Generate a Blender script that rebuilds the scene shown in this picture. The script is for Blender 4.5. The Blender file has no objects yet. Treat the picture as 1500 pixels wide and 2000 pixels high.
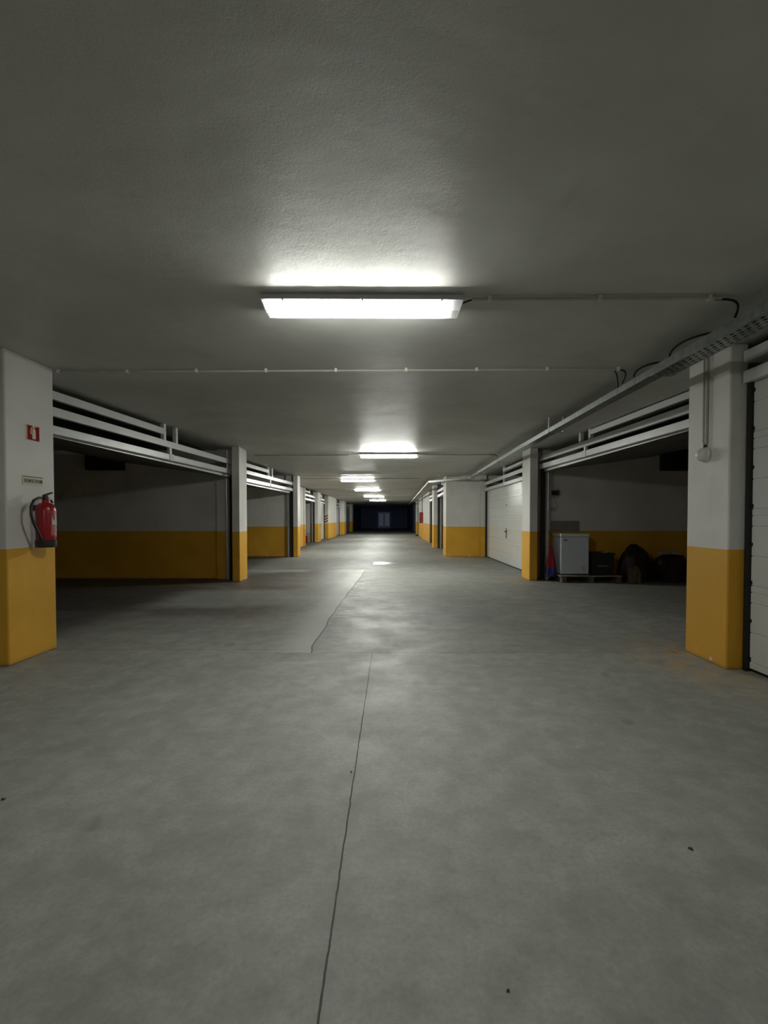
import bpy, math, random
from mathutils import Vector
random.seed(7)
SC = bpy.context.scene
COL = SC.collection
PI = math.pi

# ---------------------------------------------------------------- camera, light level
cam_d = bpy.data.cameras.new('camera'); cam = bpy.data.objects.new('camera', cam_d); COL.objects.link(cam)
cam.location = (0, 0, 1.24)
cam.rotation_euler = (math.radians(90 - 1.28), 0, 0)
cam_d.sensor_fit = 'AUTO'; cam_d.sensor_width = 36.0
cam_d.lens = 920 / 2000 * 36.0
cam_d.shift_x = -12 / 2000; cam_d.shift_y = 34 / 2000
cam_d.clip_start = 0.05; cam_d.clip_end = 200
SC.camera = cam
w = bpy.data.worlds.new('world'); SC.world = w; w.use_nodes = True
w.node_tree.nodes['Background'].inputs[0].default_value = (0.02, 0.025, 0.035, 1)
w.node_tree.nodes['Background'].inputs[1].default_value = 0.02
SC.view_settings.view_transform = 'Standard'; SC.view_settings.look = 'None'
SC.view_settings.exposure = 0.0; SC.view_settings.gamma = 1.0
SC.view_settings.use_curve_mapping = False
SC.cycles.use_denoising = True
SC.cycles.use_adaptive_sampling = True; SC.cycles.adaptive_threshold = 0.04; SC.cycles.adaptive_min_samples = 20
SC.cycles.max_bounces = 7; SC.cycles.diffuse_bounces = 4; SC.cycles.glossy_bounces = 3
SC.cycles.sample_clamp_indirect = 4.0
LAMP_STRENGTH = 198.0
FAR_LAMP_STRENGTH = 610.0      # the tubes farther down the drive are set brighter
LAMP_COLOUR = (0.985, 1.0, 0.93)
CZ = 2.66                       # ceiling height
YB = -9.0                       # wall behind the camera
YE = 62.0                       # far end wall

# ---------------------------------------------------------------- node helpers
class NT:
    def __init__(s, name):
        s.m = bpy.data.materials.new(name); s.m.use_nodes = True
        s.t = s.m.node_tree; s.b = s.t.nodes['Principled BSDF']
        s.pos = None
    def n(s, typ, **kw):
        nd = s.t.nodes.new(typ)
        for k, v in kw.items(): setattr(nd, k, v)
        return nd
    def put(s, sock, v):
        if isinstance(v, bpy.types.NodeSocket): s.t.links.new(v, sock)
        elif isinstance(v, (tuple, list)): sock.default_value = tuple(v) + ((1,) if len(v) == 3 and len(sock.default_value) == 4 else ())
        else: sock.default_value = v
    def xyz(s):
        if s.pos is None:
            g = s.n('ShaderNodeNewGeometry'); sp = s.n('ShaderNodeSeparateXYZ')
            s.t.links.new(g.outputs['Position'], sp.inputs[0]); s.pos = (g.outputs['Position'], sp.outputs[0], sp.outputs[1], sp.outputs[2])
        return s.pos
    def math(s, op, a, b=0.0, c=0.0, clamp=False):
        nd = s.n('ShaderNodeMath', operation=op); nd.use_clamp = clamp
        s.put(nd.inputs[0], a); s.put(nd.inputs[1], b)
        if len(nd.inputs) > 2: s.put(nd.inputs[2], c)
        return nd.outputs[0]
    def noise(s, scale, detail=4, rough=0.55, stretch=None, offset=None, dist=0.0):
        v = s.xyz()[0]
        if stretch or offset:
            mp = s.n('ShaderNodeMapping')
            if stretch: mp.inputs['Scale'].default_value = stretch
            if offset: mp.inputs['Location'].default_value = offset
            s.t.links.new(v, mp.inputs[0]); v = mp.outputs[0]
        nd = s.n('ShaderNodeTexNoise'); s.t.links.new(v, nd.inputs['Vector'])
        nd.inputs['Scale'].default_value = scale; nd.inputs['Detail'].default_value = detail
        nd.inputs['Roughness'].default_value = rough; nd.inputs['Distortion'].default_value = dist
        return nd.outputs['Fac']
    def rng(s, v, a, b, c=0.0, d=1.0, smooth=True):
        nd = s.n('ShaderNodeMapRange'); nd.clamp = True
        nd.interpolation_type = 'SMOOTHSTEP' if smooth else 'LINEAR'
        s.put(nd.inputs['Value'], v)
        for k, x in zip(('From Min', 'From Max', 'To Min', 'To Max'), (a, b, c, d)): s.put(nd.inputs[k], x)
        return nd.outputs[0]
    def mix(s, f, a, b, mode='MIX'):
        nd = s.n('ShaderNodeMix', data_type='RGBA', blend_type=mode)
        s.put(nd.inputs[0], f); s.put(nd.inputs[6], a); s.put(nd.inputs[7], b)
        return nd.outputs[2]
    def bump(s, h, strength=0.3, dist=0.01, prev=None):
        nd = s.n('ShaderNodeBump'); nd.inputs['Strength'].default_value = strength; nd.inputs['Distance'].default_value = dist
        s.put(nd.inputs['Height'], h)
        if prev is not None: s.t.links.new(prev, nd.inputs['Normal'])
        return nd.outputs[0]
    def out(s, col=None, rough=None, normal=None, metal=None, spec=None):
        if col is not None: s.put(s.b.inputs['Base Color'], col)
        if rough is not None: s.put(s.b.inputs['Roughness'], rough)
        if normal is not None: s.t.links.new(normal, s.b.inputs['Normal'])
        if metal is not None: s.put(s.b.inputs['Metallic'], metal)
        if spec is not None: s.put(s.b.inputs['Specular IOR Level'], spec)
        return s.m

def plain(name, col, rough=0.5, metal=0.0, var=0.12, scale=12, bump=0.05, spec=None):
    t = NT(name)
    f = t.rng(t.noise(scale), 0.3, 0.7)
    dk = tuple(c * (1 - var) for c in col)
    m = t.out(t.mix(f, dk, col), rough, t.bump(t.noise(scale * 8, 3), bump, 0.002), metal, spec)
    return m

def painted_wall():
    t = NT('painted_wall'); _, x, y, z = t.xyz()
    edge = t.math('ADD', z, t.math('MULTIPLY', t.math('SUBTRACT', t.noise(9), 0.5), 0.012))
    f = t.rng(edge, 0.985, 0.99)
    blot = t.rng(t.noise(1.6, 5), 0.3, 0.7)
    white = t.mix(blot, (0.60, 0.585, 0.555), (0.68, 0.67, 0.64))
    grime = t.rng(t.noise(3.0, 5, stretch=(1, 1, 0.35), offset=(3, 1, 0)), 0.55, 0.8)
    white = t.mix(t.math('MULTIPLY', grime, 0.25), white, (0.42, 0.40, 0.37))
    yel = t.mix(blot, (0.60, 0.315, 0.024), (0.70, 0.375, 0.032))
    low = t.rng(z, 0.0, 0.14, 1, 0)
    chips = t.math('MULTIPLY', t.rng(t.math('ADD', t.noise(7, 6, offset=(1.3, 4.2, 0)), t.math('MULTIPLY', low, 0.15)), 0.765, 0.775), 1.0)
    yel = t.mix(chips, yel, (0.66, 0.64, 0.60))
    dirt = t.math('MULTIPLY', t.rng(z, 0.0, 0.05, 1, 0), 0.5)
    yel = t.mix(dirt, yel, (0.30, 0.20, 0.06))
    c = t.mix(f, yel, white)
    nb = t.bump(t.noise(70, 4, 0.6), 0.25, 0.004)
    nb = t.bump(t.noise(6, 3), 0.15, 0.02, nb)
    return t.out(c, 0.62, nb, spec=0.35)

def ceiling_mat():
    t = NT('rough_ceiling_plaster')
    b1 = t.rng(t.noise(0.9, 5, dist=0.4), 0.3, 0.72)
    c = t.mix(b1, (0.47, 0.468, 0.44), (0.57, 0.57, 0.54))
    b2 = t.rng(t.noise(3.2, 4, offset=(5, 2, 0)), 0.5, 0.8)
    c = t.mix(t.math('MULTIPLY', b2, 0.35), c, (0.42, 0.42, 0.39))
    n1 = t.noise(75, 6, 0.7, stretch=(1, 1, 1))
    nb = t.bump(n1, 0.35, 0.004)
    nb = t.bump(t.noise(14, 4, 0.6), 0.10, 0.01, nb)
    nb = t.bump(t.noise(2.2, 3), 0.3, 0.04, nb)
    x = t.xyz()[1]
    garage_shade = t.math('MAXIMUM', t.rng(x, -3.85, -3.75, 1, 0), t.rng(x, 3.55, 3.65, 0, 1))     # garage ceilings coloured darker to stand for their shade
    c = t.mix(garage_shade, c, (0.13, 0.125, 0.115))
    return t.out(c, 0.5, nb, spec=0.5)

def floor_mat():
    t = NT('worn_concrete_floor'); _, x, y, z = t.xyz()
    M = t.math
    big = t.rng(t.noise(0.55, 6, 0.6, dist=0.5), 0.32, 0.68)
    mid = t.rng(t.noise(2.6, 6, 0.65, offset=(4, 7, 0)), 0.3, 0.7)
    fine = t.noise(55, 5, 0.7)
    c = t.mix(big, (0.245, 0.250, 0.226), (0.365, 0.370, 0.340))
    c = t.mix(M('MULTIPLY', mid, 0.5), c, (0.26, 0.263, 0.240))
    m2 = t.rng(t.noise(6.5, 7, 0.7, offset=(1, 2, 0)), 0.35, 0.65, -1, 1)
    c = t.mix(M('MULTIPLY', t.rng(m2, 0, 1, 0, 1), 0.25), c, (0.44, 0.445, 0.41))
    c = t.mix(M('MULTIPLY', t.rng(m2, 0, -1, 0, 1), 0.30), c, (0.17, 0.17, 0.153))
    c = t.mix(t.rng(fine, 0.35, 0.75, 0, 0.5), c, (0.20, 0.20, 0.183))
    far_dim = M('ADD', M('MULTIPLY', t.rng(y, 4.33, 4.36, 0, 1), 0.10), M('MULTIPLY', t.rng(M('ADD', y, M('MULTIPLY', mid, 1.5)), 5.0, 9.0, 0, 1), 0.28))
    c = t.mix(far_dim, c, (0.10, 0.10, 0.092))      # other slab past the joint, darkened farther in to offset the bright lamps
    # pale dusty streaks
    st = t.rng(t.noise(1.5, 7, 0.6, stretch=(0.5, 1.6, 1), offset=(2, 3, 0)), 0.60, 0.72)
    c = t.mix(M('MULTIPLY', st, 0.30), c, (0.50, 0.51, 0.47))
    # few dark spots
    sp = t.rng(t.noise(3.3, 2, 0.4, offset=(9, 1, 0)), 0.70, 0.76)
    c = t.mix(M('MULTIPLY', sp, 0.45), c, (0.15, 0.15, 0.14))
    # newer slab on the left: between the two joints, its right edge wavers
    wv = M('MULTIPLY', M('SUBTRACT', t.noise(0.9, 4, offset=(0, 5, 0)), 0.5), 0.09)
    edge = M('ADD', M('ADD', -0.755, wv), t.rng(y, 5.8, 11.4, 0.0, 0.16, False))
    edge = M('ADD', edge, t.rng(y, 4.36, 4.55, 0.03, 0.0))
    dx = M('SUBTRACT', x, edge)                        # <0 inside the slab
    iny = M('MULTIPLY', M('GREATER_THAN', y, 4.34), M('LESS_THAN', y, 11.5))
    ins = M('MULTIPLY', iny, M('LESS_THAN', dx, 0.0))
    # border band, paler
    band = M('MULTIPLY', ins, t.rng(dx, -0.50, -0.10, 0, 1))
    c = t.mix(M('MULTIPLY', band, 0.62), c, (0.46, 0.46, 0.425))
    farb = M('MULTIPLY', ins, t.rng(y, 10.6, 11.4, 0, 1))
    c = t.mix(M('MULTIPLY', farb, 0.25), c, (0.46, 0.46, 0.425))
    # damp dark stains across the slab and into the garage
    wet = t.rng(t.noise(0.62, 5, 0.55, stretch=(0.55, 1.15, 1), offset=(1.2, 0.4, 0), dist=0.3), 0.36, 0.56)
    wreg = M('MULTIPLY', t.rng(y, 4.9, 6.6, 0, 1), t.rng(x, -1.9, -1.0, 1, 0))
    wreg = M('MULTIPLY', wreg, t.rng(y, 11.4, 12.2, 1, 0))
    stain = M('MULTIPLY', wet, wreg)
    c = t.mix(M('MULTIPLY', stain, 0.80), c, (0.088, 0.072, 0.060))
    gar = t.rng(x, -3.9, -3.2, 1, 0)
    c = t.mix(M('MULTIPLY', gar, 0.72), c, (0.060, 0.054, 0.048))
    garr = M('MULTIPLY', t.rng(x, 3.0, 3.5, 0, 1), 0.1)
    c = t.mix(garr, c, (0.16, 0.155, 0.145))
    # crumbled pale edge beside the slab
    cr = M('MULTIPLY', iny, M('MULTIPLY', t.rng(dx, 0.0, 0.02, 0, 1), t.rng(dx, 0.05, 0.34, 1, 0)))
    cr = M('MULTIPLY', cr, t.rng(t.noise(5.5, 6, 0.7, stretch=(0.6, 2.0, 1)), 0.50, 0.60))
    cr = M('MULTIPLY', cr, M('MULTIPLY', t.rng(y, 5.2, 5.8, 0, 1), t.rng(y, 9.5, 10.5, 1, 0)))
    c = t.mix(M('MULTIPLY', cr, 0.55), c, (0.58, 0.58, 0.54))
    # joints
    wig = M('MULTIPLY', M('SUBTRACT', t.noise(14, 4), 0.5), 0.010)
    j_long = M('MULTIPLY', M('LESS_THAN', M('ABSOLUTE', M('ADD', M('ADD', x, 0.182), M('ADD', wig, M('MULTIPLY', y, -0.0035)))), 0.0032), M('LESS_THAN', y, 4.34))
    wig2 = M('MULTIPLY', M('SUBTRACT', t.noise(4, 5, offset=(0, 9, 0)), 0.5), 0.035)
    j_tr = M('LESS_THAN', M('ABSOLUTE', M('ADD', M('SUBTRACT', y, 4.34), wig2)), t.rng(t.noise(6, 2), 0.4, 0.6, 0.002, 0.007))
    j_ed = M('MULTIPLY', iny, M('LESS_THAN', M('ABSOLUTE', M('ADD', dx, wig)), 0.006))
    j_fr = M('MULTIPLY', M('LESS_THAN', M('ABSOLUTE', M('SUBTRACT', y, 11.5)), 0.012), M('LESS_THAN', dx, 0.0))
    jj = M('MAXIMUM', M('MAXIMUM', j_long, M('MULTIPLY', j_tr, 0.6)), M('MAXIMUM', j_ed, M('MULTIPLY', j_fr, 0.6)))
    pale = M('MULTIPLY', t.rng(M('ABSOLUTE', M('SUBTRACT', y, 4.36)), 0.0, 0.05, 1, 0), t.rng(x, -1.0, -0.2, 0.5, 0.0))
    c = t.mix(M('MULTIPLY', pale, 0.5), c, (0.52, 0.52, 0.48))
    c = t.mix(jj, c, (0.035, 0.034, 0.03))
    # yellow paint splashed on the floor near the right pillars
    def spray(cx, cy, r0, amt):
        d = M('SQRT', M('ADD', M('POWER', M('SUBTRACT', x, cx), 2.0), M('POWER', M('MULTIPLY', M('SUBTRACT', y, cy), 0.6), 2.0)))
        return M('MULTIPLY', M('MULTIPLY', t.rng(d, r0 * 0.3, r0, 1, 0), t.rng(t.noise(4.5, 6, 0.65, offset=(cy, 0, 0)), 0.42, 0.66)), amt)
    ys = M('MAXIMUM', spray(2.62, 4.1, 0.6, 0.55), spray(2.6, 3.55, 0.4, 0.4))
    ys = M('MAXIMUM', ys, M('MAXIMUM', spray(2.3, 15.1, 1.2, 0.4), spray(2.7, 9.6, 0.6, 0.35)))
    ys = M('MAXIMUM', ys, M('MAXIMUM', spray(1.9, 20.5, 1.2, 0.4), spray(1.95, 27, 2.0, 0.35)))
    c = t.mix(ys, c, (0.52, 0.33, 0.10))
    # white specks
    vo = t.n('ShaderNodeTexVoronoi'); t.t.links.new(t.xyz()[0], vo.inputs['Vector']); vo.inputs['Scale'].default_value = 3.2
    spk = M('LESS_THAN', vo.outputs['Distance'], 0.011)
    c = t.mix(M('MULTIPLY', spk, 0.7), c, (0.8, 0.8, 0.77))
    rough = t.rng(mid, 0, 1, 0.50, 0.64, False)
    rough = M('SUBTRACT', rough, M('MULTIPLY', stain, 0.06))
    nb = t.bump(fine, 0.20, 0.004)
    nb = t.bump(t.noise(3, 4), 0.12, 0.02, nb)
    nb = t.bump(M('SUBTRACT', 1.0, jj), 0.6, 0.006, nb)
    return t.out(c, rough, nb, spec=0.25)

WALL = painted_wall(); CEIL = ceiling_mat(); FLOOR = floor_mat()
STEEL = plain('painted_steel', (0.62, 0.64, 0.63), 0.32, 0.0, 0.06, 5, 0.02)
LEAF = plain('white_door_panel', (0.66, 0.68, 0.65), 0.28, 0.0, 0.05, 3, 0.02)
LEAFIN = plain('shaded_door_underside', (0.10, 0.10, 0.098), 0.5, 0.0, 0.5, 2, 0.1)  # stowed doors coloured dark to stand for the shade they hang in
GALV = plain('galvanised_steel', (0.34, 0.37, 0.36), 0.34, 0.75, 0.3, 14, 0.1)
TRACKM = plain('track_metal', (0.62, 0.64, 0.66), 0.3, 0.8, 0.15, 10, 0.05)
BLACK = plain('black_rubber', (0.012, 0.012, 0.014), 0.5, 0, 0.2)
BLACKP = plain('black_plastic', (0.02, 0.02, 0.022), 0.35, 0, 0.2)
RED = plain('red_enamel', (0.30, 0.008, 0.013), 0.28, 0, 0.1, 8, 0.02)
REDL = plain('red_label', (0.36, 0.035, 0.04), 0.5, 0, 0.1)
PALE = plain('pale_print', (0.62, 0.55, 0.52), 0.6, 0, 0.3, 40)
SIGNR = plain('sign_red', (0.27, 0.015, 0.012), 0.85, 0, 0.08, spec=0.1)
SIGNW = plain('sign_white', (0.66, 0.64, 0.53), 0.85, 0, 0.08, spec=0.1)
INK = plain('dark_ink', (0.05, 0.055, 0.03), 0.6, 0, 0.1)
CONDUIT = plain('conduit_plastic', (0.40, 0.38, 0.33), 0.42, 0, 0.15, 6)
CLIPM = plain('clip_plastic', (0.60, 0.57, 0.52), 0.5, 0, 0.1)
HOUSING = plain('lamp_housing', (0.60, 0.58, 0.62), 0.4, 0, 0.05)
CLEAR = plain('diffuser_end', (0.75, 0.80, 0.86), 0.2, 0, 0.1)
FRZ = plain('freezer_enamel', (0.62, 0.68, 0.76), 0.3, 0, 0.04, 3, 0.01)
FRZL = plain('freezer_lid_enamel', (0.68, 0.71, 0.72), 0.35, 0, 0.05)
WOOD = plain('raw_wood', (0.36, 0.32, 0.26), 0.7, 0, 0.35, 9, 0.2)
CLOTHR = plain('red_cloth', (0.36, 0.02, 0.03), 0.85, 0, 0.3, 12, 0.2)
CLOTHB = plain('blue_cloth', (0.05, 0.05, 0.25), 0.85, 0, 0.3, 12, 0.2)
TARP = plain('dark_tarp', (0.030, 0.013, 0.013), 0.55, 0, 0.5, 5, 0.2)
CRATE = plain('dark_crate', (0.012, 0.012, 0.014), 0.6, 0, 0.3)
SACK = plain('brown_sack', (0.13, 0.09, 0.045), 0.8, 0, 0.3, 14, 0.3)
BAGW = plain('white_bag', (0.34, 0.32, 0.30), 0.55, 0, 0.2, 14, 0.2)
PATCHM = plain('grey_patch', (0.30, 0.28, 0.27), 0.85, 0, 0.2, 6, 0.1)
DUCTM = plain('dark_sheet_metal', (0.012, 0.012, 0.014), 0.5, 0.2, 0.2)
GREYP = plain('grey_plastic', (0.45, 0.44, 0.42), 0.45, 0, 0.1)
BULB = plain('opal_plastic', (0.66, 0.66, 0.62), 0.35, 0, 0.08)
DOORD = plain('dark_door_paint', (0.22, 0.24, 0.34), 0.4, 0, 0.15)
GREYD = plain('grey_door_panel', (0.42, 0.44, 0.46), 0.4, 0, 0.1)
COVER = plain('cover_steel', (0.46, 0.48, 0.47), 0.24, 0.7, 0.25, 6, 0.05)
DUCTM2 = plain('dull_print', (0.12, 0.12, 0.12), 0.6, 0, 0.3, 30)
LEAFY = plain('dry_leaf', (0.05, 0.035, 0.02), 0.8, 0, 0.3, 40)

def emission(name, col, s):
    m = bpy.data.materials.new(name); m.use_nodes = True
    b = m.node_tree.nodes['Principled BSDF']
    b.inputs['Base Color'].default_value = (0.8, 0.8, 0.8, 1)
    b.inputs['Emission Color'].default_value = tuple(col) + (1,)
    b.inputs['Emission Strength'].default_value = s
    return m
LIT = emission('lit_tube', LAMP_COLOUR, LAMP_STRENGTH)
LIT_FAR = emission('bright_lit_tube', LAMP_COLOUR, FAR_LAMP_STRENGTH)

# ---------------------------------------------------------------- mesh helpers
class MB:
    def __init__(s): s.v = []; s.f = []; s.mi = []; s.cur = 0
    def add(s, vs, fs):
        k = len(s.v); s.v += [tuple(v) for v in vs]
        s.f += [tuple(i + k for i in f) for f in fs]; s.mi += [s.cur] * len(fs); return s
    def box(s, x0, x1, y0, y1, z0, z1, fr=None):
        P = [(x, y, z) for z in (z0, z1) for y in (y0, y1) for x in (x0, x1)]
        if fr: P = [fr(*p) for p in P]
        return s.add(P, [(0, 2, 3, 1), (4, 5, 7, 6), (0, 1, 5, 4), (2, 6, 7, 3), (0, 4, 6, 2), (1, 3, 7, 5)])
    def prism(s, poly, fn, a, b):
        """poly: list of 2D points; fn(u, v, t) -> xyz; swept from t=a to t=b"""
        n = len(poly)
        vs = [fn(u, v, a) for u, v in poly] + [fn(u, v, b) for u, v in poly]
        fs = [(i, (i + 1) % n, n + (i + 1) % n, n + i) for i in range(n)] + [tuple(range(n))[::-1], tuple(range(n, 2 * n))]
        return s.add(vs, fs)
    def tube(s, pts, r, n=10, cap=True):
        pts = [Vector(p) for p in pts]; rs = r if isinstance(r, (list, tuple)) else [r] * len(pts)
        vs = []; prev = None
        for i, p in enumerate(pts):
            d = (pts[min(i + 1, len(pts) - 1)] - pts[max(i - 1, 0)]).normalized()
            if prev is None:
                a = Vector((0, 0, 1)) if abs(d.z) < 0.9 else Vector((1, 0, 0)); u = d.cross(a).normalized()
            else: u = (prev - d * prev.dot(d)).normalized()
            prev = u; v = d.cross(u)
            for k in range(n):
                t = 2 * PI * k / n; vs.append(p + (u * math.cos(t) + v * math.sin(t)) * rs[i])
        fs = []
        for i in range(len(pts) - 1):
            for k in range(n):
                a = i * n + k; b = i * n + (k + 1) % n; fs.append((a, b, b + n, a + n))
        if cap: fs += [tuple(range(n))[::-1], tuple(range((len(pts) - 1) * n, len(pts) * n))]
        return s.add(vs, fs)
    def lathe(s, prof, c, n=24, axis='z', sgn=1):
        vs = []
        for r, h in prof:
            for k in range(n):
                t = 2 * PI * k / n
                if axis == 'z': vs.append((c[0] + r * math.cos(t), c[1] + r * math.sin(t), c[2] + h))
                elif axis == 'x': vs.append((c[0] + sgn * h, c[1] + r * math.cos(t), c[2] + r * math.sin(t)))
                else: vs.append((c[0] + r * math.cos(t), c[1] + sgn * h, c[2] + r * math.sin(t)))
        fs = []
        for i in range(len(prof) - 1):
            for k in range(n):
                a = i * n + k; b = i * n + (k + 1) % n; fs.append((a, b, b + n, a + n))
        fs += [tuple(range(n))[::-1], tuple(range((len(prof) - 1) * n, len(prof) * n))]
        return s.add(vs, fs)
    def build(s, name, mats, parent=None, smooth=False, bevel=0.0):
        me = bpy.data.meshes.new(name)
        o = bpy.data.objects.new(name, me); COL.objects.link(o)
        off = Vector((0, 0, 0))
        if parent is not None:
            o.parent = parent
            p = parent
            while p is not None: off = off + p.location; p = p.parent
        me.from_pydata([tuple(Vector(v) - off) for v in s.v], [], s.f); me.update()
        for m in (mats if isinstance(mats, (list, tuple)) else [mats]): me.materials.append(m)
        for p, k in zip(me.polygons, s.mi): p.material_index = k; p.use_smooth = smooth
        import bmesh
        bm = bmesh.new(); bm.from_mesh(me); bmesh.ops.recalc_face_normals(bm, faces=bm.faces); bm.to_mesh(me); bm.free()
        if smooth:
            md = o.modifiers.new('edges', 'EDGE_SPLIT'); md.split_angle = math.radians(40)
        if bevel:
            md = o.modifiers.new('bevel', 'BEVEL'); md.width = bevel; md.segments = 2; md.limit_method = 'ANGLE'
        return o

def tag(o, label=None, cat=None, group=None, kind=None):
    if label: o['label'] = label
    if cat: o['category'] = cat
    if group: o['group'] = group
    if kind: o['kind'] = kind
    return o
def thing(name, loc, label, cat, group=None):
    o = bpy.data.objects.new(name, None); COL.objects.link(o); o.location = loc; o.empty_display_size = 0.2
    return tag(o, label, cat, group)
def copy_tree(o, parent=None):
    c = o.copy(); COL.objects.link(c); c.parent = parent
    for ch in [k for k in bpy.data.objects if k.parent == o]: copy_tree(ch, c)
    return c
def struct(name, mb, mat): return tag(mb.build(name, mat), kind='structure')

# ---------------------------------------------------------------- room shell
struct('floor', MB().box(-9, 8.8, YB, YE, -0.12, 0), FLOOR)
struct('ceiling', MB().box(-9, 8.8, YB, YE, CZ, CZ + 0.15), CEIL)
struct('wall_back', MB().box(-9, 8.8, YB - 0.15, YB, 0, CZ), WALL)
END_SHADE = plain('dark_end_shade', (0.10, 0.13, 0.27), 0.7, 0, 0.2, 2, 0.1)  # darkness of the unlit far end put into the wall colour
struct('wall_far', MB().box(-9, 8.8, YE, YE + 0.15, 0, CZ), END_SHADE)
struct('wall_left', MB().box(-9.15, -9, YB, YE, 0, CZ), WALL)
struct('wall_right', MB().box(8.8, 8.95, YB, YE, 0, CZ), WALL)
WH = CZ
# cross walls between the garages (left)
for i, (x1, y0, y1) in enumerate([(-3.5, -2.0, -1.8), (-3.55, 4.05, 4.2), (-3.12, 9.80, 9.95), (-3.10, 15.55, 15.72), (-3.9, 21.5, 21.7), (-3.9, 25.3, 25.5), (-3.9, 29.0, 29.2), (-3.9, 37.2, 37.4), (-3.8, 45.2, 45.4)]):
    struct('wall_left_%d' % (i + 1), MB().box(-9, x1, y0, y1, 0, WH), WALL)
for i, (x0, y0, y1) in enumerate([(3.3, -2.0, -1.8), (2.93, 4.10, 4.25), (2.93, 9.85, 10.0), (1.84, 15.5, 16.35), (1.9, 20.1, 20.3), (2.1, 24.6, 24.8), (2.1, 34.2, 34.4), (2.2, 38.8, 39.0)]):
    struct('wall_right_%d' % (i + 1), MB().box(x0, 8.8, y0, y1, 0, WH), WALL)
# long walls beside the drive
struct('wall_left_20', MB().box(-4.10, -3.95, 15.72, 21.7, 0, WH), WALL)
struct('wall_left_21', MB().box(-4.0, -3.5, YB, -1.8, 0, WH), WALL)
struct('wall_left_22', MB().box(-4.0, -3.85, 46, YE, 0, WH), END_SHADE)
struct('wall_right_20', MB().box(3.0, 3.5, YB, -1.8, 0, WH), WALL)
struct('wall_right_21', MB().box(2.07, 2.25, 28.9, 34.2, 0, WH), WALL)
struct('wall_right_22', MB().box(2.25, 2.40, 45, YE, 0, WH), END_SHADE)
# short return walls beside the door tracks
struct('wall_left_30', MB().box(-3.57, -3.36, 9.69, 9.80, 0, WH), WALL)
struct('wall_left_31', MB().box(-3.42, -3.22, 15.44, 15.55, 0, WH), WALL)
struct('wall_right_30', MB().box(3.14, 3.31, 9.72, 9.85, 0, WH), WALL)
struct('wall_right_31', MB().box(2.95, 3.14, 15.36, 15.5, 0, WH), WALL)

def pillar(x0, x1, y0, y1, label):
    o = MB().box(x0, x1, y0, y1, 0, CZ).build('pillar', WALL, bevel=0.012); tag(o, label, 'pillar')
    return o
pillar(-3.75, -3.20, 3.93, 4.50, 'broad white and yellow pillar at the left edge carrying the fire extinguisher')
pillar(-3.11, -2.96, 9.26, 9.75, 'slim white and yellow pillar at the far side of the large open left garage')
pillar(-3.15, -3.00, 15.30, 15.72, 'slim white and yellow pillar just beyond the second open left garage')
pillar(-4.10, -3.83, 25.0, 26.1, 'small far left pillar between the black opening and the white closed door')
pillar(-4.05, -3.78, 28.8, 33.2, 'bright deep far left pillar just past the white closed door')
pillar(-4.0, -3.62, 36.9, 38.8, 'distant left pillar standing where the lit floor ends')
pillar(-3.9, -3.60, 45.0, 46.0, 'dim last left pillar in the dark end of the drive')
pillar(2.765, 2.91, 3.85, 4.39, 'broad white and yellow pillar at right with the round wall lamp')
pillar(2.79, 2.95, 9.42, 9.98, 'white and yellow right pillar between the closed white door and the freezer garage')
pillar(1.83, 2.00, 19.8, 20.6, 'slim right pillar beyond the broad protruding wall block')
pillar(2.02, 2.20, 24.4, 28.9, 'deep yellow based right pillar in front of the red hose cabinet')
pillar(2.12, 2.35, 38.4, 39.4, 'distant white right pillar beyond the red hose cabinet')

# ---------------------------------------------------------------- ceiling lamps
def clear_plastic(name, lo, hi):
    m = bpy.data.materials.new(name); m.use_nodes = True; t = m.node_tree
    b = t.nodes['Principled BSDF']; b.inputs['Base Color'].default_value = (0.8, 0.86, 0.9, 1); b.inputs['Roughness'].default_value = 0.25
    tr_ = t.nodes.new('ShaderNodeBsdfTransparent'); tl = t.nodes.new('ShaderNodeBsdfTranslucent'); tl.inputs[0].default_value = (0.85, 0.9, 0.9, 1)
    m1 = t.nodes.new('ShaderNodeMixShader'); m2 = t.nodes.new('ShaderNodeMixShader')
    wv = t.nodes.new('ShaderNodeTexNoise'); wv.inputs['Scale'].default_value = 60
    rg = t.nodes.new('ShaderNodeMapRange'); rg.inputs['To Min'].default_value = lo; rg.inputs['To Max'].default_value = hi
    t.links.new(wv.outputs['Fac'], rg.inputs['Value'])
    m1.inputs[0].default_value = 0.65; t.links.new(b.outputs[0], m1.inputs[1]); t.links.new(tl.outputs[0], m1.inputs[2])
    t.links.new(rg.outputs[0], m2.inputs[0]); t.links.new(tr_.outputs[0], m2.inputs[1]); t.links.new(m1.outputs[0], m2.inputs[2])
    t.links.new(m2.outputs[0], t.nodes['Material Output'].inputs[0])
    return m
DIFF = clear_plastic('clear_diffuser', 0.10, 0.16); FROST = clear_plastic('frosted_diffuser_side', 0.26, 0.34)
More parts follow.
